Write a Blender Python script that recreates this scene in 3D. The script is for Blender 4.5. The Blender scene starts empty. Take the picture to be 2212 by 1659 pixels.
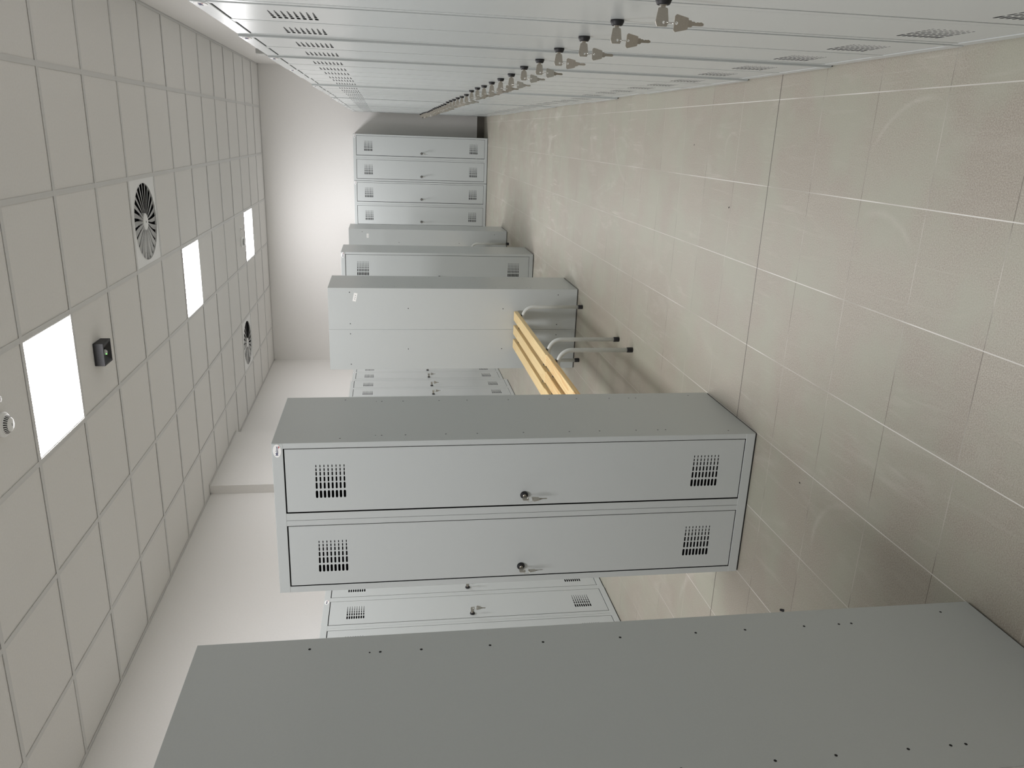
import bpy, bmesh, math, random
from mathutils import Vector, Matrix

random.seed(7)
PI = math.pi
SC = bpy.context.scene
COL = SC.collection

# ------------------------------------------------------------------ camera
# the photograph lies on its side: the room's "up" points to the left of the frame
YAW, PITCH, ROLL = 0.3183, 0.1494, -0.0119
FOCAL_PX, W_PX = 1698.3, 2212.0
_cy, _sy, _cp, _sp = math.cos(YAW), math.sin(YAW), math.cos(PITCH), math.sin(PITCH)
fwd = Vector((-_sy * _cp, _cy * _cp, -_sp))
rgt = Vector((_cy, _sy, 0))
upv = rgt.cross(fwd)
r2 = math.cos(ROLL) * rgt + math.sin(ROLL) * upv
u2 = -math.sin(ROLL) * rgt + math.cos(ROLL) * upv
cam_data = bpy.data.cameras.new('camera')
cam = bpy.data.objects.new('camera', cam_data)
COL.objects.link(cam)
m3 = Matrix((-u2, r2, -fwd)).transposed()
cam.matrix_world = Matrix.Translation((0, 0, 1.4006)) @ m3.to_4x4()
cam_data.sensor_fit = 'HORIZONTAL'
cam_data.sensor_width = 36.0
cam_data.lens = FOCAL_PX * 36.0 / W_PX
cam_data.shift_x = 15.4 / W_PX
cam_data.shift_y = 15.2 / W_PX
cam_data.clip_start = 0.02
SC.camera = cam

# ------------------------------------------------------------------ world, exposure
world = bpy.data.worlds.new('world')
SC.world = world
world.use_nodes = True
world.node_tree.nodes['Background'].inputs[0].default_value = (0.8, 0.85, 0.9, 1)
world.node_tree.nodes['Background'].inputs[1].default_value = 0.0
SC.view_settings.view_transform = 'Standard'
SC.view_settings.look = 'None'
SC.view_settings.gamma = 1.0
SC.view_settings.use_curve_mapping = False
SC.view_settings.exposure = 0.0
SC.cycles.max_bounces = 16
SC.cycles.diffuse_bounces = 10
SC.cycles.glossy_bounces = 6
SC.cycles.sample_clamp_indirect = 6.0
PANEL_STRENGTH = 43.0
PANEL_COLOR = (1.0, 0.985, 1.0)

# ------------------------------------------------------------------ the measured place
CZ = 3.04                       # underside of the suspended ceiling
TS = 0.6054                     # ceiling module
CX0, CY0 = 0.2473, 4.350        # one crossing of the grid
XL, XR, YB, YF = -3.296, 0.785, 11.60, -1.60
FT, FX0, FY0 = 0.3009, 0.1544, 2.8188   # floor tile
LH = 1.8                        # locker height


# ------------------------------------------------------------------ materials
def new_mat(name):
    m = bpy.data.materials.new(name)
    m.use_nodes = True
    nt = m.node_tree
    b = nt.nodes['Principled BSDF']
    return m, nt, b


def nd(nt, t, **kw):
    n = nt.nodes.new(t)
    for k, v in kw.items():
        setattr(n, k, v)
    return n


def math_n(nt, op, a, b=None, clamp=False):
    n = nt.nodes.new('ShaderNodeMath')
    n.operation = op
    n.use_clamp = clamp
    for i, v in enumerate((a, b)):
        if v is None:
            continue
        if isinstance(v, (int, float)):
            n.inputs[i].default_value = v
        else:
            nt.links.new(v, n.inputs[i])
    return n.outputs[0]


def mix_c(nt, fac, a, b):
    n = nt.nodes.new('ShaderNodeMix')
    n.data_type = 'RGBA'
    for sock, v in ((n.inputs[0], fac), (n.inputs[6], a), (n.inputs[7], b)):
        if isinstance(v, (int, float)):
            sock.default_value = v
        elif isinstance(v, tuple):
            sock.default_value = (*v, 1) if len(v) == 3 else v
        else:
            nt.links.new(v, sock)
    return n.outputs[2]


def noise(nt, vec, scale, detail=3, rough=0.5, dist=0.0):
    n = nt.nodes.new('ShaderNodeTexNoise')
    n.inputs['Scale'].default_value = scale
    n.inputs['Detail'].default_value = detail
    n.inputs['Roughness'].default_value = rough
    n.inputs['Distortion'].default_value = dist
    if vec is not None:
        nt.links.new(vec, n.inputs['Vector'])
    return n.outputs[0]


def ramp(nt, fac, stops):
    n = nt.nodes.new('ShaderNodeValToRGB')
    els = n.color_ramp.elements
    while len(els) < len(stops):
        els.new(0.5)
    for e, (p, c) in zip(els, stops):
        e.position = p
        e.color = (*c, 1) if len(c) == 3 else c
    nt.links.new(fac, n.inputs[0])
    return n.outputs[0]


def obj_coords(nt):
    return nd(nt, 'ShaderNodeTexCoord').outputs['Object']


def geo_pos(nt):
    return nd(nt, 'ShaderNodeNewGeometry').outputs['Position']


def simple(name, col, rough=0.5, metal=0.0, bump=0.0, bscale=300, var=0.0, spec=0.5):
    m, nt, b = new_mat(name)
    b.inputs['Roughness'].default_value = rough
    b.inputs['Metallic'].default_value = metal
    b.inputs['Specular IOR Level'].default_value = spec
    co = obj_coords(nt)
    n1 = noise(nt, co, bscale, 2)
    if var > 0:
        lo = tuple(c * (1 - var) for c in col)
        hi = tuple(min(1, c * (1 + var)) for c in col)
        c = ramp(nt, noise(nt, co, bscale * 0.3, 3), [(0.3, lo), (0.7, hi)])
        nt.links.new(c, b.inputs['Base Color'])
    else:
        b.inputs['Base Color'].default_value = (*col, 1)
    if bump > 0:
        bn = nd(nt, 'ShaderNodeBump')
        bn.inputs['Strength'].default_value = bump
        bn.inputs['Distance'].default_value = 0.001
        nt.links.new(n1, bn.inputs['Height'])
        nt.links.new(bn.outputs[0], b.inputs['Normal'])
    return m


M = {}
M['paint'] = simple('grey_powder_coat', (0.532, 0.562, 0.562), 0.27, 0, 0.04, 900, 0.01)
M['black'] = simple('black_plastic', (0.010, 0.010, 0.012), 0.55, 0, 0.05, 400)
M['gap'] = simple('hole_shade_and_scrap_black', (0.01, 0.01, 0.012), 0.8)  # near-black: shade put into colour for slots, holes and insides; scraps share it
M['steel'] = simple('nickel_steel', (0.52, 0.49, 0.44), 0.38, 1.0, 0.03, 900, 0.05)
M['chrome'] = simple('chrome_wire', (0.75, 0.74, 0.72), 0.15, 1.0)
M['white'] = simple('white_plastic', (0.82, 0.82, 0.80), 0.4, 0, 0.02, 300)
M['sticker'] = simple('sticker_paper', (0.88, 0.88, 0.87), 0.55)
M['navy'] = simple('navy_ink', (0.03, 0.035, 0.11), 0.5)
M['red'] = simple('red_ink', (0.45, 0.02, 0.03), 0.5)
M['ink'] = simple('grey_ink', (0.25, 0.25, 0.26), 0.6)
M['tube'] = simple('light_grey_tube_paint', (0.62, 0.64, 0.62), 0.32, 0, 0.03, 500)
M['wall'] = simple('painted_plaster', (0.80, 0.785, 0.765), 0.85, 0, 0.12, 260, 0.012, 0.3)
M['grid'] = simple('ceiling_grid_steel', (0.63, 0.625, 0.61), 0.5, 0, 0.0, 100, 0.01)
M['vent'] = simple('vent_enamel', (0.80, 0.80, 0.79), 0.4, 0, 0.02, 200)
M['plenum'] = simple('plenum_dark', (0.03, 0.03, 0.032), 0.9)
M['lens'] = simple('clear_lens', (0.55, 0.58, 0.55), 0.1)
M['greybox'] = simple('grey_box_plastic', (0.45, 0.45, 0.44), 0.5)

# ceiling tile: fine mineral fibre
m, nt, b = new_mat('mineral_tile')
co = geo_pos(nt)
c = ramp(nt, noise(nt, co, 90, 5, 0.65), [(0.3, (0.735, 0.722, 0.70)), (0.7, (0.775, 0.762, 0.74))])
nt.links.new(c, b.inputs['Base Color'])
b.inputs['Roughness'].default_value = 0.95
b.inputs['Specular IOR Level'].default_value = 0.1
bn = nd(nt, 'ShaderNodeBump')
bn.inputs['Strength'].default_value = 0.2
bn.inputs['Distance'].default_value = 0.002
nt.links.new(noise(nt, co, 260, 3), bn.inputs['Height'])
nt.links.new(bn.outputs[0], b.inputs['Normal'])
M['tile'] = m


def emitter(name, col, s):
    m, nt, b = new_mat(name)
    b.inputs['Base Color'].default_value = (0.8, 0.8, 0.8, 1)
    b.inputs['Emission Color'].default_value = (*col, 1)
    b.inputs['Emission Strength'].default_value = s
    return m


M['panel'] = emitter('led_diffuser', PANEL_COLOR, PANEL_STRENGTH)
M['led'] = emitter('green_led', (0.15, 1.0, 0.12), 3.0)


# pine planks
def pine(name, light, dark, strong, seed):
    m, nt, b = new_mat(name)
    co = obj_coords(nt)
    mp = nd(nt, 'ShaderNodeMapping')
    mp.inputs['Scale'].default_value = (26, 1.9, 26)
    mp.inputs['Location'].default_value = (seed, seed * 2.3, seed * 0.7)
    nt.links.new(co, mp.inputs[0])
    n1 = noise(nt, mp.outputs[0], 0.55, 2, 0.5, 0.4)
    rings = math_n(nt, 'FRACT', math_n(nt, 'MULTIPLY', n1, 9.0 if strong else 6.0))
    tri = math_n(nt, 'POWER', rings, 1.6)
    mp2 = nd(nt, 'ShaderNodeMapping')
    mp2.inputs['Scale'].default_value = (400, 9, 400)
    nt.links.new(co, mp2.inputs[0])
    fib = noise(nt, mp2.outputs[0], 1.0, 3)
    f = math_n(nt, 'MULTIPLY', tri, 0.85 if strong else 0.5)
    f = math_n(nt, 'ADD', f, math_n(nt, 'MULTIPLY', math_n(nt, 'SUBTRACT', fib, 0.5), 0.5), True)
    c = mix_c(nt, f, light, dark)
    nt.links.new(c, b.inputs['Base Color'])
    b.inputs['Roughness'].default_value = 0.42
    return m


M['pine'] = pine('pale_pine', (0.95, 0.735, 0.385), (0.80, 0.55, 0.23), False, 1.0)
M['pine_b'] = pine('strong_grain_pine', (0.95, 0.715, 0.36), (0.76, 0.43, 0.14), True, 4.3)


# floor: 30 cm stoneware, speckled, with pale joints along the room and thin darker ones across
def floor_mat():
    m, nt, b = new_mat('stoneware_floor')
    pos = geo_pos(nt)
    sp = nd(nt, 'ShaderNodeSeparateXYZ')
    nt.links.new(pos, sp.inputs[0])
    X, Y = sp.outputs[0], sp.outputs[1]
    ux = math_n(nt, 'DIVIDE', math_n(nt, 'SUBTRACT', X, FX0 - 100 * FT), FT)
    uy = math_n(nt, 'DIVIDE', math_n(nt, 'SUBTRACT', Y, FY0 - 100 * FT), FT)
    fx = math_n(nt, 'FRACT', ux)
    fy = math_n(nt, 'FRACT', uy)
    ix = math_n(nt, 'FLOOR', ux)
    iy = math_n(nt, 'FLOOR', uy)
    dx = math_n(nt, 'MULTIPLY', math_n(nt, 'MINIMUM', fx, math_n(nt, 'SUBTRACT', 1.0, fx)), FT)
    dy = math_n(nt, 'MULTIPLY', math_n(nt, 'MINIMUM', fy, math_n(nt, 'SUBTRACT', 1.0, fy)), FT)
    lx = math_n(nt, 'LESS_THAN', dx, 0.0015)
    ly = math_n(nt, 'LESS_THAN', dy, 0.0011)
    # one movement joint across the room, darker and wider
    dj = math_n(nt, 'ABSOLUTE', math_n(nt, 'SUBTRACT', Y, FY0))
    lj = math_n(nt, 'LESS_THAN', dj, 0.0022)
    # per tile tint
    cb = nd(nt, 'ShaderNodeCombineXYZ')
    nt.links.new(ix, cb.inputs[0])
    nt.links.new(iy, cb.inputs[1])
    wn = nd(nt, 'ShaderNodeTexWhiteNoise')
    nt.links.new(cb.outputs[0], wn.inputs['Vector'])
    base = mix_c(nt, wn.outputs[0], (0.372, 0.338, 0.284), (0.408, 0.378, 0.318))
    # speckle
    s1 = noise(nt, pos, 300, 4, 0.75)
    base = mix_c(nt, ramp(nt, s1, [(0.36, (0, 0, 0)), (0.66, (1, 1, 1))]), mix_c(nt, 0.52, base, (0.16, 0.14, 0.11)), mix_c(nt, 0.26, base, (0.74, 0.69, 0.61)))
    # greenish / pink clouding
    cl = noise(nt, pos, 3.3, 4, 0.6)
    base = mix_c(nt, ramp(nt, cl, [(0.42, (0, 0, 0)), (0.62, (0.6, 0.6, 0.6))]), base, (0.375, 0.385, 0.312))
    # pale construction dust: streaks and smears
    mp = nd(nt, 'ShaderNodeMapping')
    mp.inputs['Scale'].default_value = (1.0, 0.35, 1.0)
    mp.inputs['Rotation'].default_value = (0, 0, 0.5)
    nt.links.new(pos, mp.inputs[0])
    d1 = ramp(nt, noise(nt, mp.outputs[0], 7, 6, 0.62, 1.6), [(0.52, (0, 0, 0)), (0.72, (1, 1, 1))])
    d2 = ramp(nt, noise(nt, pos, 1.4, 3, 0.5), [(0.4, (0.15, 0.15, 0.15)), (0.7, (1, 1, 1))])
    dust = math_n(nt, 'MULTIPLY', math_n(nt, 'MULTIPLY', d1, d2), 0.36)
    # thin scratchy wipe marks, in two directions
    for rot, sc, thr in ((0.25, (16, 1.1, 1), 0.62), (-0.7, (20, 1.5, 1), 0.64), (1.3, (18, 1.4, 1), 0.65)):
        mq = nd(nt, 'ShaderNodeMapping')
        mq.inputs['Scale'].default_value = sc
        mq.inputs['Rotation'].default_value = (0, 0, rot)
        nt.links.new(pos, mq.inputs[0])
        q = ramp(nt, noise(nt, mq.outputs[0], 2.2, 3, 0.5, 0.8), [(thr, (0, 0, 0)), (thr + 0.09, (1, 1, 1))])
        dust = math_n(nt, 'ADD', dust, math_n(nt, 'MULTIPLY', math_n(nt, 'MULTIPLY', q, d2), 0.27))
    yf = nd(nt, 'ShaderNodeMapRange')
    nt.links.new(Y, yf.inputs[0])
    for i_, v_ in ((1, 2.2), (2, 6.5), (3, 0.7), (4, 1.7)):
        yf.inputs[i_].default_value = v_
    dust = math_n(nt, 'MULTIPLY', dust, yf.outputs[0])
    # drag arcs left by feet of furniture
    arcs = [(-0.12, 1.98, 0.252, 0.010, -0.2, 1.15), (-0.40, 2.12, 0.225, 0.016, -0.9, 0.35),
            (-1.24, 1.98, 0.185, 0.014, 0.1, 1.9), (-2.2, 2.75, 0.42, 0.022, 0.0, 1.5), (0.20, 4.50, 0.45, 0.016, 1.7, 3.1),
            (-0.02, 3.18, 0.06, 0.010, -1.0, 2.4), (-2.0, 3.1, 0.30, 0.015, 0.4, 2.2)]
    for (ax, ay, r, w, a0, a1) in arcs:
        ex = math_n(nt, 'SUBTRACT', X, ax)
        ey = math_n(nt, 'SUBTRACT', Y, ay)
        rr = math_n(nt, 'SQRT', math_n(nt, 'ADD', math_n(nt, 'MULTIPLY', ex, ex), math_n(nt, 'MULTIPLY', ey, ey)))
        band = math_n(nt, 'SUBTRACT', 1.0, math_n(nt, 'DIVIDE', math_n(nt, 'ABSOLUTE', math_n(nt, 'SUBTRACT', rr, r)), w), True)
        ang = math_n(nt, 'ARCTAN2', ey, ex)
        mid, half = (a0 + a1) / 2, (a1 - a0) / 2
        seg = math_n(nt, 'SUBTRACT', 1.0, math_n(nt, 'DIVIDE', math_n(nt, 'ABSOLUTE', math_n(nt, 'SUBTRACT', ang, mid)), half), True)
        seg = math_n(nt, 'MULTIPLY', seg, 2.5, True)
        br = noise(nt, pos, 40, 3)
        dust = math_n(nt, 'ADD', dust, math_n(nt, 'MULTIPLY', math_n(nt, 'MULTIPLY', band, seg), math_n(nt, 'MULTIPLY', br, 0.42)))
    dust = math_n(nt, 'MINIMUM', dust, 0.6)
    col = mix_c(nt, dust, base, (0.60, 0.58, 0.53))
    gv = noise(nt, pos, 5.0, 2)
    gy = mix_c(nt, ramp(nt, gv, [(0.4, (0, 0, 0)), (0.6, (1, 1, 1))]), (0.17, 0.15, 0.125), (0.50, 0.48, 0.43))
    gxc = mix_c(nt, ramp(nt, noise(nt, pos, 2.1, 2), [(0.35, (0, 0, 0)), (0.55, (1, 1, 1))]), (0.40, 0.375, 0.33), (0.70, 0.69, 0.65))
    yg = nd(nt, 'ShaderNodeMapRange')          # pale grout haze is thickest on the near side of the movement joint
    nt.links.new(Y, yg.inputs[0])
    for i_, v_ in ((1, 2.7), (2, 4.5), (3, 0.0), (4, 0.62)):
        yg.inputs[i_].default_value = v_
    gxc = mix_c(nt, yg.outputs[0], gxc, (0.40, 0.375, 0.33))
    col = mix_c(nt, ly, col, gy)
    col = mix_c(nt, lx, col, gxc)
    col = mix_c(nt, lj, col, (0.085, 0.075, 0.065))
    nt.links.new(col, b.inputs['Base Color'])
    rg = math_n(nt, 'ADD', 0.48, math_n(nt, 'MULTIPLY', dust, 0.4))
    nt.links.new(rg, b.inputs['Roughness'])
    b.inputs['Specular IOR Level'].default_value = 0.4
    joint = math_n(nt, 'MAXIMUM', lx, math_n(nt, 'MAXIMUM', ly, lj))
    hgt = math_n(nt, 'SUBTRACT', math_n(nt, 'MULTIPLY', s1, 0.25), joint)
    bn = nd(nt, 'ShaderNodeBump')
    bn.inputs['Strength'].default_value = 0.25
    bn.inputs['Distance'].default_value = 0.0012
    nt.links.new(hgt, bn.inputs['Height'])
    nt.links.new(bn.outputs[0], b.inputs['Normal'])
    return m


M['floor'] = floor_mat()

# skirting tiles, dark brown-grey, with the shadow on them put into the colour
m, nt, b = new_mat('skirting_tile')
pos = geo_pos(nt)
sp = nd(nt, 'ShaderNodeSeparateXYZ')
nt.links.new(pos, sp.inputs[0])
u = math_n(nt, 'FRACT', math_n(nt, 'DIVIDE', math_n(nt, 'ADD', math_n(nt, 'ADD', sp.outputs[0], sp.outputs[1]), 100.07), 0.3))
j = math_n(nt, 'LESS_THAN', u, 0.01)
base = ramp(nt, noise(nt, pos, 200, 3, 0.7), [(0.3, (0.10, 0.088, 0.072)), (0.7, (0.15, 0.135, 0.11))])
nt.links.new(mix_c(nt, j, base, (0.4, 0.38, 0.34)), b.inputs['Base Color'])
b.inputs['Roughness'].default_value = 0.5
M['skirt'] = m


# ------------------------------------------------------------------ mesh helpers
class MB:
    """collects shapes, then becomes ONE mesh"""
    def __init__(s):
        s.bm = bmesh.new()
        s.mats = []

    def mi(s, m):
        if m not in s.mats:
            s.mats.append(m)
        return s.mats.index(m)

    def _mark(s, faces, m, smooth=False):
        k = s.mi(m)
        for f in faces:
            f.material_index = k
            f.smooth = smooth

    def box(s, x0, x1, y0, y1, z0, z1, m, bevel=0.0, seg=2):
        bm2 = bmesh.new()
        v = [bm2.verts.new((x, y, z)) for x in (x0, x1) for y in (y0, y1) for z in (z0, z1)]
        for f in ((0, 1, 3, 2), (4, 6, 7, 5), (0, 4, 5, 1), (2, 3, 7, 6), (0, 2, 6, 4), (1, 5, 7, 3)):
            bm2.faces.new([v[i] for i in f])
        if bevel > 0:
            bmesh.ops.bevel(bm2, geom=bm2.edges[:], offset=bevel, segments=seg, profile=0.5, affect='EDGES')
        big = set(sorted(bm2.faces, key=lambda f: -f.calc_area())[:6]) if bevel > 0 else None
        s.add(bm2, m, bevel > 0, None, big)
        return s

    def add(s, bm2, m, smooth=False, mat=None, flat=None, tagged=None):
        bmesh.ops.recalc_face_normals(bm2, faces=bm2.faces[:])
        k = s.mi(m)
        kt = s.mi(tagged) if tagged else k
        mp = {}
        for v in bm2.verts:
            mp[v] = s.bm.verts.new(mat @ v.co if mat else v.co)
        for f in bm2.faces:
            try:
                g = s.bm.faces.new([mp[v] for v in f.verts])
            except ValueError:
                continue
            g.material_index = kt if (tagged and f.material_index == 1) else k
            g.smooth = smooth and not (flat and f in flat)
        bm2.free()

    def poly(s, pts, m):
        f = s.bm.faces.new([s.bm.verts.new(p) for p in pts])
        f.material_index = s.mi(m)
        return f

    def lathe(s, prof, m, seg=24, mat=None, smooth=True):
        """prof: (radius, height) pairs; axis z, then mat"""
        bm2 = bmesh.new()
        rings = []
        for r, h in prof:
            if r < 1e-6:
                rings.append([bm2.verts.new((0, 0, h))])
            else:
                rings.append([bm2.verts.new((r * math.cos(2 * PI * i / seg), r * math.sin(2 * PI * i / seg), h)) for i in range(seg)])
        for a, b_ in zip(rings, rings[1:]):
            for i in range(seg):
                i2 = (i + 1) % seg
                if len(a) == 1 and len(b_) == 1:
                    continue
                if len(a) == 1:
                    bm2.faces.new((a[0], b_[i], b_[i2]))
                elif len(b_) == 1:
                    bm2.faces.new((a[i], a[i2], b_[0]))
                else:
                    bm2.faces.new((a[i], a[i2], b_[i2], b_[i]))
        s.add(bm2, m, smooth, mat)
        return s

    def tube(s, pts, r, m, seg=14, caps=True):
        pts = [Vector(p) for p in pts]
        bm2 = bmesh.new()
        rings = []
        t0 = (pts[1] - pts[0]).normalized()
        ref = Vector((0, 0, 1)) if abs(t0.z) < 0.9 else Vector((0, 1, 0))
        n = (ref - t0 * ref.dot(t0)).normalized()
        for i, p in enumerate(pts):
            t = ((pts[min(i + 1, len(pts) - 1)] - pts[max(i - 1, 0)])).normalized()
            n = (n - t * n.dot(t)).normalized()
            bb = t.cross(n)
            rings.append([bm2.verts.new(p + r * (math.cos(2 * PI * k / seg) * n + math.sin(2 * PI * k / seg) * bb)) for k in range(seg)])
        for a, b_ in zip(rings, rings[1:]):
            for k in range(seg):
                bm2.faces.new((a[k], a[(k + 1) % seg], b_[(k + 1) % seg], b_[k]))
        if caps:
            bm2.faces.new(rings[0][::-1])
            bm2.faces.new(rings[-1])
        s.add(bm2, m, True)
        return s

    def ring(s, c, R, r, m, axis='y', seg=28, sec=8):
        bm2 = bmesh.new()
        rs = []
        for i in range(seg):
            a = 2 * PI * i / seg
            rr = []
            for k in range(sec):
                q = 2 * PI * k / sec
                d = R + r * math.cos(q)
                h = r * math.sin(q)
                x, y = d * math.cos(a), d * math.sin(a)
                rr.append(bm2.verts.new((x, h, y) if axis == 'y' else ((h, x, y) if axis == 'x' else (x, y, h))))
            rs.append(rr)
        for i in range(seg):
            a, b_ = rs[i], rs[(i + 1) % seg]
            for k in range(sec):
                bm2.faces.new((a[k], a[(k + 1) % sec], b_[(k + 1) % sec], b_[k]))
        s.add(bm2, m, True, Matrix.Translation(c))
        return s

    def build(s, name, parent=None, loc=None, weld=False):
        if weld:
            bmesh.ops.remove_doubles(s.bm, verts=s.bm.verts[:], dist=1e-5)
        me = bpy.data.meshes.new(name)
        s.bm.to_mesh(me)
        s.bm.free()
        for m in s.mats:
            me.materials.append(m)
        o = bpy.data.objects.new(name, me)
        COL.objects.link(o)
        if parent is not None:
            o.parent = parent
        if loc is not None:
            o.location = loc
        return o


def tag(o, label=None, cat=None, group=None, kind=None):
    for k, v in (('label', label), ('category', cat), ('group', group), ('kind', kind)):
        if v is not None:
            o[k] = v
    return o


def empty(name, loc=(0, 0, 0), rz=0.0):
    o = bpy.data.objects.new(name, None)
    o.empty_display_size = 0.1
    COL.objects.link(o)
    o.location = loc
    o.rotation_euler = (0, 0, rz)
    return o


def copy_tree(o, parent=None):
    c = o.copy()
    COL.objects.link(c)
    if parent is not None:
        c.parent = parent
    for ch in list(o.children):
        copy_tree(ch, c)
    return c


def struct(o):
    o['kind'] = 'structure'
    return o


# ------------------------------------------------------------------ the room
o = MB().box(XL - 0.1, XR + 0.1, YF - 0.1, YB + 0.1, -0.1, 0.0, M['floor']).build('floor')
struct(o)
struct(MB().box(XL - 0.12, XR + 0.12, YB, YB + 0.12, 0, CZ + 0.5, M['wall']).build('wall_back'))
struct(MB().box(XL - 0.12, XR + 0.12, YF - 0.12, YF, 0, CZ + 0.5, M['wall']).build('wall_front'))
struct(MB().box(XL - 0.12, XL, YF, YB, 0, CZ + 0.5, M['wall']).build('wall_left'))
struct(MB().box(XR, XR + 0.12, YF, YB, 0, CZ + 0.5, M['wall']).build('wall_right'))
PILX, PY0, PY1 = -3.212, 7.02, 8.42
struct(MB().box(XL, PILX, PY0, PY1, 0, CZ, M['wall']).build('trim_1'))      # shallow pilaster on the left wall

SK = 0.105
for nm, a in (('baseboard_back', (XL, XR, YB - 0.009, YB)), ('baseboard_front', (XL, XR, YF, YF + 0.009)),
              ('baseboard_right', (XR - 0.009, XR, YF + 0.009, YB - 0.009))):
    mb = MB().box(*a, 0, SK - 0.006, M['skirt'])
    mb.box(a[0], a[1], a[2], a[3], SK - 0.006, SK, M['white'])
    struct(mb.build(nm))
mb = MB()
for a in ((XL, XL + 0.009, YF + 0.009, PY0 - 0.009), (XL, XL + 0.009, PY1 + 0.009, YB - 0.009), (PILX, PILX + 0.009, PY0, PY1),
          (XL, PILX + 0.009, PY0 - 0.009, PY0), (XL, PILX + 0.009, PY1, PY1 + 0.009)):
    mb.box(*a, 0, SK - 0.006, M['skirt'])
    mb.box(*a, SK - 0.006, SK, M['white'])
struct(mb.build('baseboard_left'))

# ceiling: lay-in tiles, grid bars, perimeter angle, slab above
gx = [CX0 - k * TS for k in range(-1, 8)]       # grid lines along the room; gx[0] beyond the right wall, gx[-1] beyond the left
gy = [CY0 + j * TS for j in range(-10, 13)]
BAR = 0.0135


def cell(k, j):
    """bounds of the ceiling cell left of line k and beyond crossing j (k=1 is CX0)"""
    x1 = CX0 - (k - 1) * TS
    return x1 - TS, x1, CY0 + j * TS, CY0 + (j + 1) * TS


LIGHTS = [(3, -6), (3, -1), (3, 4), (3, 9)]
VENTS = [(2, 2), (5, 8)]
open_cells = set(LIGHTS + VENTS)
mb = MB()
for k in range(0, 8):
    for j in range(-10, 13):
        if (k, j) in open_cells:
            continue
        x0, x1, y0, y1 = cell(k, j)
        x0, x1, y0, y1 = max(x0, XL), min(x1, XR), max(y0, YF), min(y1, YB)
        if x1 - x0 < 0.02 or y1 - y0 < 0.02:
            continue
        if x0 < XL + 0.01 and y0 > PY0 - 0.3 and y1 < PY1 + 0.3:
            x0 = XL
        dz = random.uniform(-0.0008, 0.0008)
        mb.box(x0 + 0.002, x1 - 0.002, y0 + 0.002, y1 - 0.002, CZ + 0.004 + dz, CZ + 0.018, M['tile'])
mb.box(XL - 0.1, XR + 0.1, YF - 0.1, YB + 0.1, CZ + 0.46, CZ + 0.56, M['plenum'])
struct(mb.build('ceiling'))
mb = MB()
for k in range(0, 8):
    x = CX0 - (k - 1) * TS
    if XL + 0.03 < x < XR - 0.03:
        mb.box(x - BAR, x + BAR, YF, YB, CZ, CZ + 0.0025, M['grid'])
for j in range(-10, 13):
    y = CY0 + j * TS
    if YF + 0.03 < y < YB - 0.03:
        mb.box(XL, XR, y - BAR * 1.05, y + BAR * 1.05, CZ - 0.0004, CZ + 0.002, M['grid'])
struct(mb.build('trim_2'))
mb = MB()
for a in ((XL, XR, YB - 0.02, YB), (XL, XR, YF, YF + 0.02), (XR - 0.02, XR, YF, YB), (XL, XL + 0.02, YF, PY0), (XL, XL + 0.02, PY1, YB),
          (PILX, PILX + 0.02, PY0 - 0.02, PY1), (XL, PILX, PY0 - 0.02, PY0), (XL, PILX, PY1, PY1 + 0.02)):
    mb.box(*a, CZ - 0.001, CZ + 0.0018, M['grid'])
for a in ((XL, XR, YB - 0.0015, YB), (XR - 0.0015, XR, YF, YB), (XL, XL + 0.0015, YF, PY0), (XL, XL + 0.0015, PY1, YB)):
    mb.box(*a, CZ - 0.001, CZ + 0.02, M['grid'])
struct(mb.build('trim_3'))

# ------------------------------------------------------------------ ceiling lights
PL = {-6: 'square white LED ceiling panel above the foremost locker, outside the photo',
      -1: 'large bright square LED ceiling panel nearest, beside the black emergency lamp',
      4: 'middle one of the three bright square LED ceiling panels',
      9: 'farthest and smallest bright square LED ceiling panel near the back wall'}
proto = None
for (k, j) in LIGHTS:
    x0, x1, y0, y1 = cell(k, j)
    if proto is None:
        proto = empty('ceiling_light')
        h = TS / 2 - 0.003
        mb = MB()
        for a in ((-h, h, -h, -h + 0.017), (-h, h, h - 0.017, h), (-h, -h + 0.017, -h + 0.017, h - 0.017), (h - 0.017, h, -h + 0.017, h - 0.017)):
            mb.box(*a, 0.0030, 0.012, M['white'])
        mb.box(-h, h, -h, h, 0.013, 0.03, M['white'])
        mb.build('frame', proto)
        mb = MB()
        mb.poly([(-h + 0.016, -h + 0.016, 0.005), (-h + 0.016, h - 0.016, 0.005), (h - 0.016, h - 0.016, 0.005), (h - 0.016, -h + 0.016, 0.005)], M['panel'])
        mb.build('diffuser', proto)
        t = proto
    else:
        t = copy_tree(proto)
    t.location = ((x0 + x1) / 2, (y0 + y1) / 2, CZ)
    tag(t, PL[j], 'ceiling light', 'LED panels in the ceiling')

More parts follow.
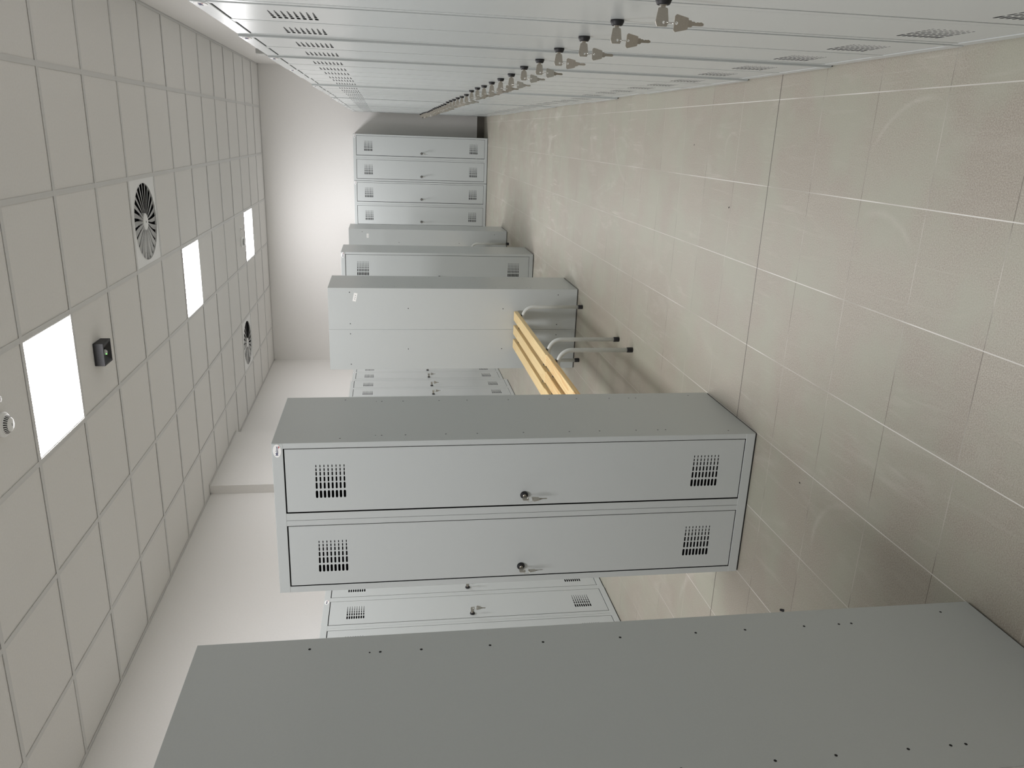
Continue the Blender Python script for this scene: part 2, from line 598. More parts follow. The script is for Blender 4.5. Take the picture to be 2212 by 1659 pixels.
# ------------------------------------------------------------------ swirl air vents
proto = None
for (k, j), lab in zip(VENTS, ('larger round swirl air vent in the ceiling, nearer to the right wall',
                               'smaller distant round swirl air vent in the ceiling near the left corner')):
    x0, x1, y0, y1 = cell(k, j)
    if proto is None:
        proto = empty('ceiling_vent')
        h, R, N = TS / 2 - 0.003, 0.262, 96
        bm2 = bmesh.new()
        inner, outer, up = [], [], []
        for i in range(N):
            a = 2 * PI * (i + 0.5) / N
            c, s = math.cos(a), math.sin(a)
            q = h / max(abs(c), abs(s))
            outer.append(bm2.verts.new((q * c, q * s, 0.002)))
            inner.append(bm2.verts.new((R * c, R * s, 0.002)))
            up.append(bm2.verts.new((R * c, R * s, 0.012)))
        for i in range(N):
            n = (i + 1) % N
            bm2.faces.new((outer[i], outer[n], inner[n], inner[i]))
            bm2.faces.new((inner[i], inner[n], up[n], up[i]))
        mb = MB()
        mb.add(bm2, M['vent'])
        mb.ring((0, 0, 0.0015), R, 0.0025, M['vent'], 'z', 64, 6)
        mb.build('face_plate', proto)
        # dark box above
        mb = MB()
        mb.box(-h, h, -h, -h + 0.004, 0.014, 0.3, M['plenum'])
        mb.box(-h, h, h - 0.004, h, 0.014, 0.3, M['plenum'])
        mb.box(-h, -h + 0.004, -h, h, 0.014, 0.3, M['plenum'])
        mb.box(h - 0.004, h, -h, h, 0.014, 0.3, M['plenum'])
        mb.box(-h, h, -h, h, 0.3, 0.304, M['plenum'])
        mb.build('air_box', proto)
        mb = MB()
        mb.lathe([(0, -0.001), (0.050, -0.001), (0.058, 0.002), (0.060, 0.03), (0, 0.03)], M['vent'], 32)
        mb.lathe([(0, -0.004), (0.006, -0.004), (0.008, -0.001)], M['greybox'], 12)
        mb.build('hub', proto)
        NB = 24
        bl = None
        for i in range(NB):
            if bl is None:
                bm2 = bmesh.new()
                S = 8
                top, bot = [], []
                tilt = math.radians(9)
                for q in range(S + 1):
                    r = 0.055 + (R - 0.056) * q / S
                    w = 2 * PI * r / 24 * (0.40 + 0.24 * math.sin(PI * min(1.0, 0.1 + 0.75 * q / S)))
                    bend = 0.006 * math.sin(PI * q / S)
                    cr, sr = w * math.cos(tilt), w * math.sin(tilt)
                    bot.append(bm2.verts.new((r, -cr * 0.5 + bend, 0.002)))
                    top.append(bm2.verts.new((r, cr * 0.5 + bend, 0.002 + sr)))
                for q in range(S):
                    bm2.faces.new((bot[q], bot[q + 1], top[q + 1], top[q]))
                bmesh.ops.solidify(bm2, geom=bm2.faces[:], thickness=0.003)
                mb = MB()
                mb.add(bm2, M['vent'], True)
                bl = mb.build('blade', proto)
            else:
                c = bl.copy()
                COL.objects.link(c)
                c.parent = proto
                c.rotation_euler = (0, 0, 2 * PI * i / NB)
        t = proto
    else:
        t = copy_tree(proto)
    t.location = ((x0 + x1) / 2, (y0 + y1) / 2, CZ)
    tag(t, lab, 'air vent', 'swirl air vents in the ceiling')

# ------------------------------------------------------------------ emergency lamp
t = empty('emergency_light', (-1.272, 4.665, CZ + 0.003))
tag(t, 'black square emergency lamp on the ceiling beside the nearest bright panel', 'emergency light')
mb = MB()
H, D, I = 0.066, 0.054, 0.053
for a in ((-H, H, -H, -I), (-H, H, I, H), (-H, -I, -I, I), (I, H, -I, I)):
    mb.box(*a, -D, 0, M['black'], 0.0015)
mb.box(-I, I, -I, I, -0.026, 0, M['black'])
mb.build('housing', t)
mb = MB()
q = 0.022
for s in range(4):
    a, b2 = s * PI / 2, (s + 1) * PI / 2
    rot = lambda x, y, a=a: (x * math.cos(a) - y * math.sin(a), x * math.sin(a) + y * math.cos(a))
    p = [(*rot(-I, -I), -D + 0.002), (*rot(I, -I), -D + 0.002), (*rot(q, -q), -0.034), (*rot(-q, -q), -0.034)]
    mb.poly(p, M['black'])
mb.build('reflector', t)
mb = MB().lathe([(0, -0.052), (0.010, -0.050), (0.016, -0.042), (0.018, -0.03), (0, -0.03)], M['lens'], 20)
tag(mb.build('lens', t), 'clear domed lens')
mb = MB().lathe([(0, -0.003), (0.002, -0.002), (0.003, 0)], M['led'], 10)
tag(mb.build('indicator', t, (-0.009, -0.010, -0.0495)), 'tiny green indicator')

# ------------------------------------------------------------------ smoke detectors and sprinklers
PSM = [((-1.260, 3.445), 'round white smoke detector with dark slots at the ceiling\'s near edge'),
       ((-1.282, 9.515), 'small round white smoke detector on the ceiling by the farthest bright panel')]
proto = None
for (x, y), lab in PSM:
    if proto is None:
        proto = empty('smoke_detector')
        mb = MB()
        mb.lathe([(0.052, 0.0), (0.055, -0.004), (0.055, -0.017), (0.051, -0.021), (0.040, -0.022)], M['white'], 40)
        mb.build('base', proto)
        mb = MB()
        mb.lathe([(0.044, -0.020), (0.043, -0.026), (0.029, -0.043), (0.024, -0.046), (0, -0.047)], M['white'], 40)
        mb.build('head', proto)
        mb = MB()
        for i in range(24):
            a = 2 * PI * i / 24
            rot = Matrix.Rotation(a, 4, 'Z')
            bm2 = bmesh.new()
            pr = [(0.0415, -0.0029, -0.0282), (0.0415, 0.0029, -0.0282), (0.0312, 0.0022, -0.0408), (0.0312, -0.0022, -0.0408)]
            bm2.faces.new([bm2.verts.new(p_) for p_ in pr])
            mb.add(bm2, M['gap'], False, rot)
        mb.build('slots', proto)
        mb = MB().box(-0.006, 0.006, -0.002, 0.002, -0.0478, -0.0465, M['ink'])
        mb.build('mark', proto)
        t = proto
    else:
        t = copy_tree(proto)
    t.location = (x, y, CZ + 0.004)
    tag(t, lab, 'smoke detector', 'smoke detectors')
PSP = [((-1.137, 3.42), 'small bright ceiling nozzle at the photo\'s edge beside the near smoke detector'),
       ((-1.140, 9.525), 'small grey ceiling nozzle beside the far smoke detector')]
proto = None
for (x, y), lab in PSP:
    if proto is None:
        proto = empty('ceiling_nozzle')
        MB().lathe([(0.030, 0), (0.030, -0.003), (0.022, -0.010), (0.012, -0.014), (0, -0.014)], M['chrome'], 24).build('rose', proto)
        mb = MB()
        for i in range(10):
            a = 2 * PI * i / 10
            mb.lathe([(0, -0.003), (0.003, 0), (0, 0.003)], M['chrome'], 8, Matrix.Translation((0.014 * math.cos(a), 0.014 * math.sin(a), -0.026)))
        mb.lathe([(0.004, -0.014), (0.004, -0.026), (0.013, -0.027), (0.013, -0.029), (0, -0.029)], M['chrome'], 16)
        mb.build('deflector', proto)
        t = proto
    else:
        t = copy_tree(proto)
    t.location = (x, y, CZ + 0.004)
    tag(t, lab, 'nozzle', 'small ceiling nozzles')

t = empty('wall_box', (XR, 9.56, 2.70))
tag(t, 'small grey box high on the right wall above the locker row', 'wall box')
MB().box(-0.045, 0, -0.13, 0.13, -0.045, 0.045, M['greybox'], 0.003).build('body', t)
MB().box(-0.05, -0.045, -0.12, 0.12, -0.036, 0.036, M['white'], 0.001).build('cover', t)

# ------------------------------------------------------------------ lockers
# local frame: viewer stands at -y, x to the viewer's right, origin at the middle of the front's foot
HW, DP, TH = 0.2985, 0.50, 0.0012
DX = [(0.0220, 0.2735), (0.3235, 0.5740)]            # door openings measured from the right edge
DZ0, DZ1 = 0.043, 1.762
HOLES = [(0.037, 1.567, 1), (0.060, 1.442, 0), (0.060, 1.420, 1), (0.060, 1.334, 1), (0.060, 1.187, 1), (0.060, 1.071, 1), (0.060, 0.898, 1),
         (0.060, 0.723, 1), (0.060, 0.606, 1), (0.060, 0.463, 1), (0.060, 0.377, 1), (0.060, 0.346, 1), (0.037, 0.102, 1)]


def hole_disc(mb, p, n_axis, r):
    bm2 = bmesh.new()
    S = 12
    vs = []
    for i in range(S):
        a = 2 * PI * i / S
        c, s = r * math.cos(a), r * math.sin(a)
        vs.append(bm2.verts.new((p[0], p[1] + c, p[2] + s) if n_axis == 'x' else (p[0] + c, p[1], p[2] + s)))
    bm2.faces.new(vs)
    mb.add(bm2, M['gap'])


# body: folded side sheets, top, bottom, back sheet, middle partition, holes in the sides
mb = MB()
mb.box(-HW, -HW + TH, 0.0012, DP, 0.006, LH, M['paint'])
mb.box(HW - TH, HW, 0.0012, DP, 0.006, LH, M['paint'])
mb.box(-HW + TH, HW - TH, 0.004, DP - TH, LH - TH, LH, M['paint'])
mb.box(-HW + TH, HW - TH, 0.004, DP - TH, 0.030, 0.030 + TH, M['paint'])
mb.box(-HW + TH, HW - TH, DP - 2 * TH, DP - TH, 0.006, LH - TH, M['paint'])
mb.box(-0.003, 0.0, 0.02, DP - 2 * TH, 0.032, LH - TH, M['paint'])
for (d, z, big) in HOLES:
    for yy in (d, DP - d):
        for sx in (-1, 1):
            hole_disc(mb, (sx * (HW + 0.0003), yy, z), 'x', 0.0030 if big else 0.0021)
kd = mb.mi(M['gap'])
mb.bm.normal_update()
for f in mb.bm.faces:            # carcass inside: its shade is put into the colour as near-black
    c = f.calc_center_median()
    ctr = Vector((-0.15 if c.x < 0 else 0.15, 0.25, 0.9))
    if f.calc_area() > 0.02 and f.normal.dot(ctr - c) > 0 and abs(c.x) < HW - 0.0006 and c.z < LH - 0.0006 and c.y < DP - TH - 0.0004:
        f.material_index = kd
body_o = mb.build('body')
# frame
mb = MB()
rx = lambda d: HW + 0.0015 - d       # distance from the right edge -> local x
FY = 0.0028
bv = 0.0012
mb.box(rx(DX[0][0]), HW, 0, FY, 0.008, DZ1 + 0.002, M['paint'], bv)
mb.box(rx(0.3015), rx(DX[0][1]), 0, FY, 0.036, DZ1 + 0.002, M['paint'], bv)
mb.box(rx(DX[1][0]), rx(0.3025), 0, FY, 0.036, DZ1 + 0.002, M['paint'], bv)
mb.box(-HW, rx(DX[1][1]), 0, FY, 0.008, DZ1 + 0.002, M['paint'], bv)
mb.box(-HW + 0.001, HW - 0.001, -0.0008, FY, DZ1, LH, M['paint'], bv)
mb.box(-HW + 0.001, HW - 0.001, -0.0006, FY, 0.007, DZ0, M['paint'], bv)
frame_o = mb.build('front_frame')
# plinth: black feet strip in the shade under the carcass
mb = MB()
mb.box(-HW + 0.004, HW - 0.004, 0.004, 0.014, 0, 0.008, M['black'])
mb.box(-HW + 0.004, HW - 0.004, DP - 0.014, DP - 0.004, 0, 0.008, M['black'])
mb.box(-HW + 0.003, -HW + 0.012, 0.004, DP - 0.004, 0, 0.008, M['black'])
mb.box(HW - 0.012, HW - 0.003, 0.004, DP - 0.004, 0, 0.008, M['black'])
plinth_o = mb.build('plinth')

# door with real slots
VC = [(0.0907, 0.0094, 0.0034), (0.1048, 0.0114, 0.0040), (0.1203, 0.0150, 0.0047), (0.1411, 0.0190, 0.0058), (0.1667, 0.0250, 0.0068), (0.2003, 0.0296, 0.0086)]
VX0, VX1 = 0.084, 0.2185
VEDGE = [0.084, 0.0977, 0.1123, 0.1300, 0.1533, 0.1830, 0.2185]
DWX0, DWX1 = DX[0][0] + 0.0028, DX[0][1] - 0.0055     # hinge gap thin, lock gap wide
DT = 0.0012


def door_mesh():
    bm2 = bmesh.new()
    x_of = lambda d: -(d - DX[0][0])       # door local x: 0 at its hinge edge of the opening, negative towards the lock
    A, B = x_of(DWX0), x_of(DWX1)
    Z0, Z1 = DZ0 + 0.0035, DZ1 - 0.0045
    vz = []
    for lo, hi in ((0.1385, 0.2485), (1.5465, 1.6585)):
        pz = (hi - lo) / 8
        vz.append((lo, hi, pz))
    slot_faces = []
    xs = [A, x_of(VX0), x_of(VX1), B]
    zs = [Z0, vz[0][0], vz[0][1], vz[1][0], vz[1][1], Z1]
    Y = 0.0
    quad = lambda x0, x1, z0, z1: bm2.faces.new([bm2.verts.new((x, Y, z)) for x, z in ((x0, z0), (x0, z1), (x1, z1), (x1, z0))])
    for i in range(3):
        for k in range(5):
            if i == 1 and k in (1, 3):
                continue
            quad(xs[i], xs[i + 1], zs[k], zs[k + 1])
    for lo, hi, pz in vz:
        for r in range(8):
            z0, z1 = lo + r * pz, lo + (r + 1) * pz
            zc = (z0 + z1) / 2
            for c, (xc, L, wz) in enumerate(VC):
                ca, cb = x_of(VEDGE[c]), x_of(VEDGE[c + 1])
                cx = x_of(xc)
                rad = wz / 2
                hl = L / 2 - rad
                loop = []
                for sgn, a0 in ((1, -PI / 2), (-1, PI / 2)):
                    for q in range(6):
                        a = a0 + PI * q / 5
                        loop.append((cx + sgn * hl + rad * math.cos(a), zc + rad * math.sin(a)))
                # loop runs: right end bottom->top, left end top->bottom
                iv = [bm2.verts.new((x, Y, z)) for x, z in loop]
                bvs = [bm2.verts.new((x, Y + DT * 2, z)) for x, z in loop]
                br, tr, tl, bl_ = [bm2.verts.new((x, Y, z)) for x, z in ((ca, z0), (ca, z1), (cb, z1), (cb, z0))]
                n = 12
                bm2.faces.new((br, iv[0], iv[1], iv[2]))
                bm2.faces.new((br, iv[2], iv[3], tr))
                bm2.faces.new((tr, iv[3], iv[4], iv[5]))
                bm2.faces.new((tr, iv[5], iv[6], tl))
                bm2.faces.new((tl, iv[6], iv[7], iv[8]))
                bm2.faces.new((tl, iv[8], iv[9], bl_))
                bm2.faces.new((bl_, iv[9], iv[10], iv[11]))
                bm2.faces.new((bl_, iv[11], iv[0], br))
                for q in range(n):
                    q2 = (q + 1) % n
                    slot_faces.append(bm2.faces.new((iv[q], bvs[q], bvs[q2], iv[q2])))
    # returned edges
    R = 0.017
    for (x0, z0, x1, z1) in ((A, Z0, A, Z1), (A, Z1, B, Z1), (B, Z1, B, Z0), (B, Z0, A, Z0)):
        bm2.faces.new([bm2.verts.new(p) for p in ((x0, Y, z0), (x1, Y, z1), (x1, Y + R, z1), (x0, Y + R, z0))])
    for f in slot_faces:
        f.material_index = 1  # slot walls take the near-black colour in place of shade
    bmesh.ops.recalc_face_normals(bm2, faces=bm2.faces[:])
    mb = MB()
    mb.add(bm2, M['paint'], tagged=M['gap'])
    return mb


LOCK_D = 0.206        # from the hinge edge of the opening to the lock
LOCK_Z = 0.896
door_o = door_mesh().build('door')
mb = MB()
rotm = Matrix.Rotation(PI / 2, 4, 'X')           # z -> -y
mb.lathe([(0.0145, 0.0), (0.0150, 0.002), (0.0150, 0.004), (0.0122, 0.0105), (0.0110, 0.0118), (0.0068, 0.0118)], M['black'], 28, rotm)
mb.lathe([(0.0068, 0.0112), (0.0060, 0.0128), (0, 0.0128)], M['steel'], 20, rotm)
lock_o = mb.build('lock', door_o, (-LOCK_D, 0, LOCK_Z))
tag(lock_o, 'round black lock with a steel barrel')

# badge: white oval with the maker's lettering
mb = MB()
bm2 = bmesh.new()
S = 40
f1 = [bm2.verts.new((0.024 * math.cos(2 * PI * i / S), -0.0012, 0.0135 * math.sin(2 * PI * i / S))) for i in range(S)]
f0 = [bm2.verts.new((0.0248 * math.cos(2 * PI * i / S), 0.0, 0.0143 * math.sin(2 * PI * i / S))) for i in range(S)]
bm2.faces.new(f1)
for i in range(S):
    bm2.faces.new((f1[i], f1[(i + 1) % S], f0[(i + 1) % S], f0[i]))
mb.add(bm2, M['sticker'])
badge_o = mb.build('badge', frame_o, (rx(0.0285), -0.0009, 1.7812))
tag(badge_o, 'white oval maker badge with dark blue lettering')
cu = bpy.data.curves.new('lettering_source', 'FONT')
cu.body = 'Malow'
cu.size = 1.35
cu.align_x = 'CENTER'
cu.align_y = 'CENTER'
cu.extrude = 0.02
cu.offset = 0.008
cu.space_character = 0.95
tmp = bpy.data.objects.new('lettering_source', cu)
COL.objects.link(tmp)
dg = bpy.context.evaluated_depsgraph_get()
me = bpy.data.meshes.new_from_object(tmp.evaluated_get(dg))
bpy.data.objects.remove(tmp)
bpy.data.curves.remove(cu)
me.transform(Matrix.Rotation(PI / 2, 4, 'X') @ Matrix.Scale(0.01, 4))
me.materials.clear()
me.materials.append(M['navy'])
me.materials.append(M['red'])
bmx = bmesh.new()
bmx.from_mesh(me)
for f in bmx.faces:
    f.material_index = 0
# red swoosh under the last letter
vs = [bmx.verts.new(p) for p in ((0.0085, -0.0002, -0.0056), (0.0185, -0.0002, -0.0050), (0.0150, -0.0002, -0.0096))]
f = bmx.faces.new(vs)
f.material_index = 1
bmx.to_mesh(me)
bmx.free()
me.name = 'lettering'
let_o = bpy.data.objects.new('lettering', me)
COL.objects.link(let_o)
let_o.parent = badge_o
let_o.location = (0, -0.0015, 0.0006)

# back sheets (only on the free-standing lockers, where the backs can be seen)
def back_mesh(x0, x1):
    mb = MB()
    mb.box(x0, x1, 0, 0.0016, 0.009, LH - 0.0005, M['paint'], 0.0006, 1)
    if x0 < -0.1:
        mb.box(x1 - 0.0005, x1 + 0.0026, 0, 0.0016, 0.009, 0.040, M['paint'])
    w = x1 - x0
    for xx, zz in ((x0 + 0.031, 1.65), (x1 - 0.040, 1.65), ((x0 + x1) / 2 - 0.004, 1.24), ((x0 + x1) / 2 - 0.004, 0.555), (x0 + 0.040, 0.15), (x1 - 0.036, 0.15)):
        hole_disc(mb, (xx, 0.0019, zz), 'y', 0.0036)
    return mb


def seam_mesh():
    return MB()


PROTO = [body_o, frame_o, plinth_o]
for p_ in PROTO + [door_o]:
    p_.hide_render = False
used_proto = [False]


def copy_part(o, parent, loc=None):
    c = copy_tree(o, parent)
    if loc is not None:
        c.location = loc
    return c


# the keys that hang in each lock
def flat_key(outer, hole, hr, t, center_axis):
    """outer polygon and hole in 2-D; returns a bmesh plate of thickness t in x; coordinates (a,b)->(y,z)"""
    bm2 = bmesh.new()
    N = 48
    hx, hz = hole

    def ray(a):
        dx, dz = math.cos(a), math.sin(a)
        best = None
        for i in range(len(outer)):
            (ax, az), (bx, bz) = outer[i], outer[(i + 1) % len(outer)]
            ex, ez = bx - ax, bz - az
            den = dx * ez - dz * ex
            if abs(den) < 1e-12:
                continue
            tt = ((ax - hx) * ez - (az - hz) * ex) / den
            uu = ((ax - hx) * dz - (az - hz) * dx) / den
            if tt > 0 and -1e-6 <= uu <= 1 + 1e-6 and (best is None or tt > best):
                best = tt
        return hx + dx * best, hz + dz * best
    angs = sorted(set([2 * PI * i / N for i in range(N)] + [math.atan2(z - hz, x - hx) % (2 * PI) for x, z in outer]))
    O, I_ = [], []
    for a in angs:
        O.append(ray(a))
        I_.append((hx + hr * math.cos(a), hz + hr * math.sin(a)))
    n = len(angs)
    v = {}
    for s in (0, 1):
        x = t / 2 if s else -t / 2
        v[s] = ([bm2.verts.new((x, p[0], p[1])) for p in O], [bm2.verts.new((x, p[0], p[1])) for p in I_])
    for i in range(n):
        k = (i + 1) % n
        for s in (0, 1):
            o_, i_ = v[s]
            bm2.faces.new((o_[i], o_[k], i_[k], i_[i]))
        bm2.faces.new((v[0][0][i], v[0][0][k], v[1][0][k], v[1][0][i]))
        bm2.faces.new((v[0][1][i], v[0][1][k], v[1][1][k], v[1][1][i]))
    return bm2


keyring0 = empty('keyring')
mb = MB()
bow = [(-0.016, 0.0075), (-0.018, 0.0090), (-0.040, 0.0122), (-0.0475, 0.0090), (-0.0475, -0.0095), (-0.040, -0.0125), (-0.018, -0.0092), (-0.016, -0.0075)]
mb.add(flat_key(bow, (-0.0405, -0.0035), 0.0027, 0.0022, 0), M['steel'])
mb.box(-0.0011, 0.0011, -0.0165, -0.0120, -0.0045, 0.0045, M['steel'])
mb.build('key', keyring0)
PV = (0, -0.0405, -0.016)            # pivot of ring and spare key
mb = MB().ring((0, 0, 0), 0.0115, 0.0008, M['chrome'], 'y')
ring_o = mb.build('ring', keyring0, PV)
mb = MB()
bow2 = [(0.0115, -0.0075), (0.0150, -0.0110), (0.0100, -0.0330), (0.0060, -0.0345), (-0.0060, -0.0345), (-0.0100, -0.0330), (-0.0150, -0.0110), (-0.0115, -0.0075)]
mb.add(flat_key(bow2, (0, -0.0118), 0.0027, 0.0022, 0), M['steel'])
bm2 = bmesh.new()
prof = [(0.0060, -0.034), (0.0060, -0.0400), (0.0042, -0.0410), (0.0042, -0.0465), (0.0026, -0.0475), (0.0026, -0.0500), (0.0036, -0.0520), (0.0030, -0.0555), (0.0038, -0.0590), (0.0015, -0.0640),
        (-0.0018, -0.0640), (-0.0030, -0.0600), (-0.0030, -0.0430), (-0.0046, -0.0420), (-0.0060, -0.0400), (-0.0060, -0.034)]
fr = bm2.faces.new([bm2.verts.new((-0.001, y, z)) for y, z in prof])
bmesh.ops.solidify(bm2, geom=[fr], thickness=0.002)
mb.add(bm2, M['steel'])
spare_o = mb.build('key', keyring0, PV)
_first_key = [True]


def place_keys(world_m, label, group):
    """world_m: matrix of the lock (origin on the door face, -y out of the door)"""
    if _first_key[0]:
        k = keyring0
        _first_key[0] = False
    else:
        k = copy_tree(keyring0)
    k.matrix_world = world_m
    tw = random.uniform(-0.35, 0.35)
    lean = random.uniform(-0.10, 0.10)
    for ch in k.children:
        if abs(ch.location.z - PV[2]) < 1e-6:
            is_ring = ch.name.startswith('ring')
            ch.rotation_euler = (0, 0 if is_ring else lean, tw * (0.4 if is_ring else 1.0))
    tag(k, label, 'keys', group)
    return k


def make_locker(x, y, rz, label, group, back=False, keys=(True, True), key_labels=None, key_group=None, sticker=None, dz=0.0):
    """x,y: middle of the front's foot"""
    t = empty('locker', (x, y, 0), rz)
    tag(t, label, 'locker', group)
    if not used_proto[0]:
        used_proto[0] = True
        for p_ in PROTO:
            p_.parent = t
        door_o.parent = t
        d0 = door_o
    else:
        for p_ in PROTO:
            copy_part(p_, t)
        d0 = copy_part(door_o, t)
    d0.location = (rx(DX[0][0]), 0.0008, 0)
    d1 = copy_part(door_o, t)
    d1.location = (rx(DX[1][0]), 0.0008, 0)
    if back:
        for (a, b_) in ((-HW, -0.0013), (0.0013, HW)):
            bp = back_mesh(a, b_).build('back_panel', t, (0, DP, 0))
            if a < -0.1:
                bo = bp
        if sticker:
            sx, sz, sw, sh, ang = sticker
            mb = MB().box(-sw / 2, sw / 2, 0, 0.0004, -sh / 2, sh / 2, M['sticker'])
            for q in (-0.22, 0.0, 0.22):
                mb.box(q * sw - sw * 0.04, q * sw + sw * 0.04, 0.0004, 0.0006, -sh * 0.16, sh * 0.10, M['ink'])
            so = mb.build('sticker', bo, (sx, 0.0017, sz))
            so.rotation_euler = (0, ang, 0)
            tag(so, 'small white paper sticker')
    base = Matrix.Translation((x, y, 0)) @ Matrix.Rotation(rz, 4, 'Z')
    for i in (0, 1):
        if keys[i]:
            lm = base @ Matrix.Translation((rx(DX[i][0]) - LOCK_D, 0.0008, LOCK_Z))
            place_keys(lm, key_labels[i] if key_labels else 'two steel keys on a ring', key_group)
    return t


ORD = ['first', 'second', 'third', 'fourth', 'fifth', 'sixth', 'seventh', 'eighth', 'ninth', 'tenth', 'eleventh', 'twelfth', 'thirteenth', 'fourteenth', 'fifteenth',
       'sixteenth', 'seventeenth', 'eighteenth', 'nineteenth', 'twentieth', 'twenty-first', 'twenty-second', 'twenty-third', 'twenty-fourth', 'twenty-fifth', 'twenty-sixth',
       'twenty-seventh', 'twenty-eighth', 'twenty-ninth', 'thirtieth', 'thirty-first', 'thirty-second', 'thirty-third', 'thirty-fourth', 'thirty-fifth', 'thirty-sixth']

# the five free-standing lockers along the aisle (x0 = their right flank seen from the camera)
GI = 'free-standing lockers in the middle of the room'
GIK = 'keys in the free-standing lockers'
make_locker(-1.0418 - 0.3, 1.4815, PI, 'foremost grey locker, a large plain side panel filling the photo\'s lower edge', GI, True, (False, False))
make_locker(-1.049 - 0.3, 2.632, 0, 'grey two-door locker facing the camera, big in the middle, blue-lettered badge on its rail', GI, True,
            key_labels=('keys in the right door of the big locker facing the camera', 'keys in the left door of the big locker facing the camera'), key_group=GIK)
make_locker(-1.0568 - 0.3, 5.5666 + DP, PI, 'grey locker showing its two-sheet back, behind the end of the slatted bench', GI, True, (False, False), sticker=(-0.233, 1.613, 0.060, 0.024, -0.22))
make_locker(-1.0694 - 0.3, 7.380, 0, 'grey locker facing the camera, half hidden behind the one with the tilted sticker', GI, True, (False, False))
make_locker(-1.0572 - 0.3, 9.0924 + DP, PI, 'farthest free-standing grey locker, its narrow back strip with an upright sticker', GI, True, (False, False), sticker=(-0.225, 1.590, 0.046, 0.022, 0.0))

# two lockers at the back wall
GB = 'lockers against the back wall'
GBK = 'keys in the lockers at the back wall'
make_locker(-0.051 - 0.3, 11.095, 0, 'grey two-door locker on the back wall, next to the wall corner shadow', GB, False,
            key_labels=('keys in the rightmost of the four doors at the back wall', 'keys in the second door from the right at the back wall'), key_group=GBK)
make_locker(-0.652 - 0.3, 11.093, 0, 'grey two-door locker on the back wall, partly behind the free-standing lockers', GB, False,
            key_labels=('keys in the third door from the right at the back wall', 'keys in the fourth door from the right at the back wall'), key_group=GBK)

# the long row along the right wall
GR = 'long locker row on the right wall'
GRK = 'keys along the right-hand locker row'
OFF = [-0.030, -0.004, -0.002, 0.004, 0.010, 0.008, 0.004, 0.013, 0.010, 0.008, 0.013, 0.014, 0.012, 0.016, 0.018, 0.012, 0.009, 0.011]
RN = len(OFF)
kn = 0
for i in range(RN):
    yc = 0.6875 + 0.6 * i + 0.3
    if i == 0:
        lab = 'grey locker barely in view at the near end of the right-hand row'
    elif i == RN - 1:
        lab = 'last grey locker at the far end of the long right-hand row'
    else:
        lab = '%s grey two-door locker from the near end of the long right-hand row' % ORD[i]
    kl = []
    # a locker here faces -x: its left door (index 1) lies farther away
    for d in (0, 1):
        n = 2 * i + d
        if n == 1:
            kl.append('key hanging barely in view at the photo\'s edge, nearest of the long row')
        elif n == 0:
            kl.append('keys out of view at the near end of the long row')
        else:
            kl.append('keys in the %s lock from the near end of the long right-hand row' % ORD[n - 1])
    make_locker(0.2413 - OFF[i], yc, -PI / 2, lab, GR, False, (i > 0, True), kl, GRK)

# lockers along the left wall
GL = 'lockers along the left wall'
GLK = 'keys in the lockers along the left wall'
LX = -2.794
for (y0, xf, lab, kl, kk) in (
        (3.758, LX, 'grey locker on the left wall, seen in the gap beside the foremost locker', ('keys in the left-wall door seen fully in the gap before the foremost locker', ''), (True, False)),
        (4.358, LX - 0.004, 'grey locker on the left wall, mostly hidden behind the big two-door locker', ('', 'keys in the left-wall door half hidden by the big two-door locker'), (False, True)),
        (8.080, -2.712, 'grey locker on the left wall set forward, beside the wooden bench', ('keys in the second left-wall door above the bench, counting from the big locker', 'keys in the left-wall door nearest the big locker, above the bench'), (True, True)),
        (8.686, LX - 0.003, 'grey locker on the left wall, second of the three beyond the bench', ('keys in the third left-wall door above the bench, counting from the big locker', ''), (True, False)),
        (9.290, LX - 0.008, 'grey locker on the left wall, deepest of the three beyond the bench', ('', 'keys in the deepest visible left-wall door beyond the bench'), (False, True))):
    make_locker(xf, y0 + 0.3, PI / 2, lab, GL, False, kk, kl, GLK)

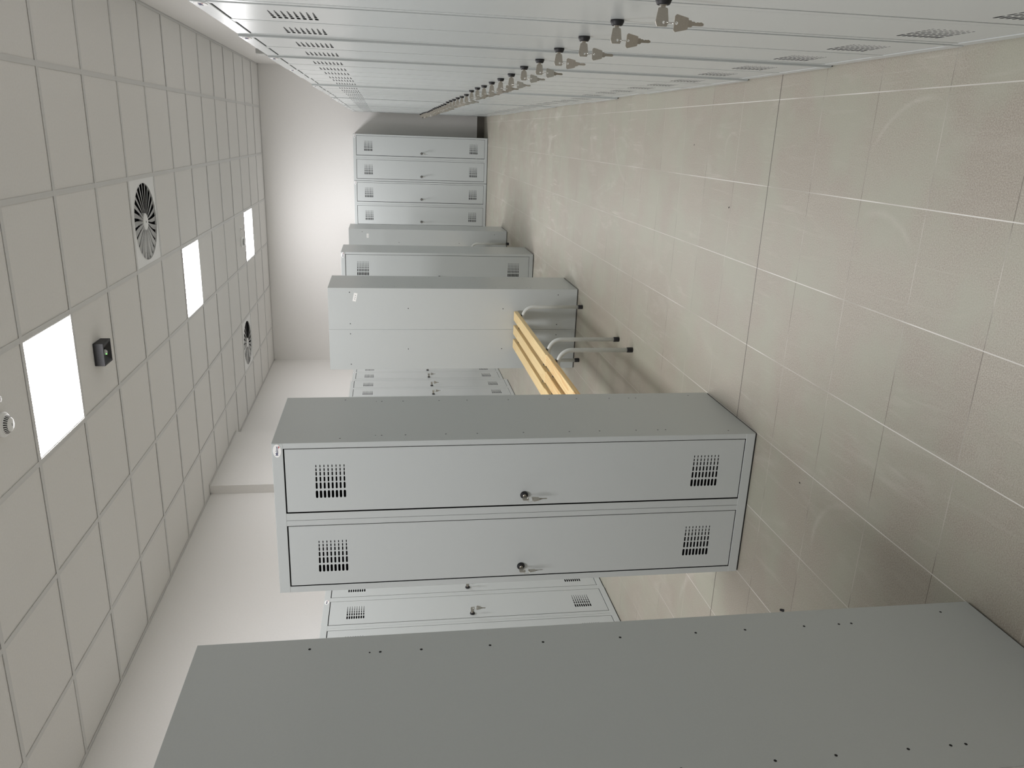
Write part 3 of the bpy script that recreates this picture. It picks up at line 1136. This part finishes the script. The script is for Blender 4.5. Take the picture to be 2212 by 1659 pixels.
# ------------------------------------------------------------------ benches
bench0 = empty('bench')
mb_w = 0.068
PX = [0.103, 0.000, -0.103]
SEAT = 0.476
for px_ in PX:
    mb = MB().box(-mb_w / 2, mb_w / 2, -0.599, 0.599, -0.030, 0, M['pine'], 0.004, 3)
    p_ = mb.build('plank', bench0, (px_, 0, SEAT))
for yy in (0.135, 1.065):
    yl = yy - 0.6
    pts = []
    RB = 0.075
    X0 = 0.198
    zt = SEAT - 0.030 - 0.013
    pts.append((X0, yl, 0.024))
    pts.append((X0, yl, zt - RB - 0.05))
    for q in range(0, 9):
        a = q / 8 * PI / 2
        pts.append((X0 - RB + RB * math.cos(a), yl, zt - RB + RB * math.sin(a)))
    pts += [(-x, y, z) for x, y, z in reversed(pts)]
    lf = MB().tube(pts, 0.0125, M['tube'], 16).build('leg_frame', bench0)
    for sx in (-1, 1):
        mb = MB().lathe([(0, 0), (0.0135, 0), (0.0148, 0.003), (0.0148, 0.033), (0.0135, 0.035), (0.012, 0.035)], M['black'], 20, Matrix.Translation((sx * X0, yl, 0)))
        tag(mb.build('foot_cap', lf), 'black foot cap')
    mb = MB()
    for px_ in PX:
        if px_ < 0.05:
            mb.lathe([(0, 0), (0.009, 0), (0.009, 0.018), (0, 0.018)], M['black'], 12, Matrix.Translation((px_ + 0.047, yl, SEAT - 0.034)))
        mb.box(px_ - 0.04, px_ + 0.04, yl - 0.013, yl + 0.013, SEAT - 0.034, SEAT - 0.030, M['black'])
    mb.build('bracket', bench0)
tag(bench0, 'slatted pine bench, the one touching the locker back with the tilted sticker', 'bench', 'slatted pine benches')
bench0.location = (-1.354, 4.950, 0)
b2 = copy_tree(bench0)
b2.location = (-1.346, 3.746, 0)
tag(b2, 'slatted pine bench with strong orange grain, running behind the big two-door locker')
for ch in b2.children:
    if ch.name.startswith('plank'):
        ch.data = ch.data.copy()
        ch.data.materials[0] = M['pine_b'] if ch.location.x > -0.05 else M['pine']
b3 = copy_tree(bench0)
b3.location = (-1.380, 8.484, 0)
tag(b3, 'hidden bench showing one black foot beside the farthest free-standing locker')

# ------------------------------------------------------------------ scraps on the floor
SCR = [((-1.591, 2.269), 0.013, 'dark crumpled scrap on the floor beside the foremost locker'),
       ((-0.012, 3.590), 0.004, 'tiny dark speck on the floor near the long locker row'),
       ((-0.250, 3.135), 0.006, 'tiny dark splinter on the open floor, next to the dark joint line'),
       ((-1.100, 2.292), 0.005, 'tiny black crumb on the floor before the big two-door locker'),
       ]
for (x, y), r, lab in SCR:
    bm2 = bmesh.new()
    bmesh.ops.create_icosphere(bm2, subdivisions=2, radius=r)
    for v in bm2.verts:
        k = random.uniform(0.5, 1.15)
        v.co = Vector((v.co.x * k * (1.4 if r > 0.01 else 1.0), v.co.y * k * 0.5, abs(v.co.z) * 0.35 * k))
    mb = MB()
    mb.add(bm2, M['gap'])
    o = mb.build('scrap', None, (x, y, 0))
    o.rotation_euler = (0, 0, random.uniform(0, 3))
    tag(o, lab, 'scrap', 'scraps on the floor')
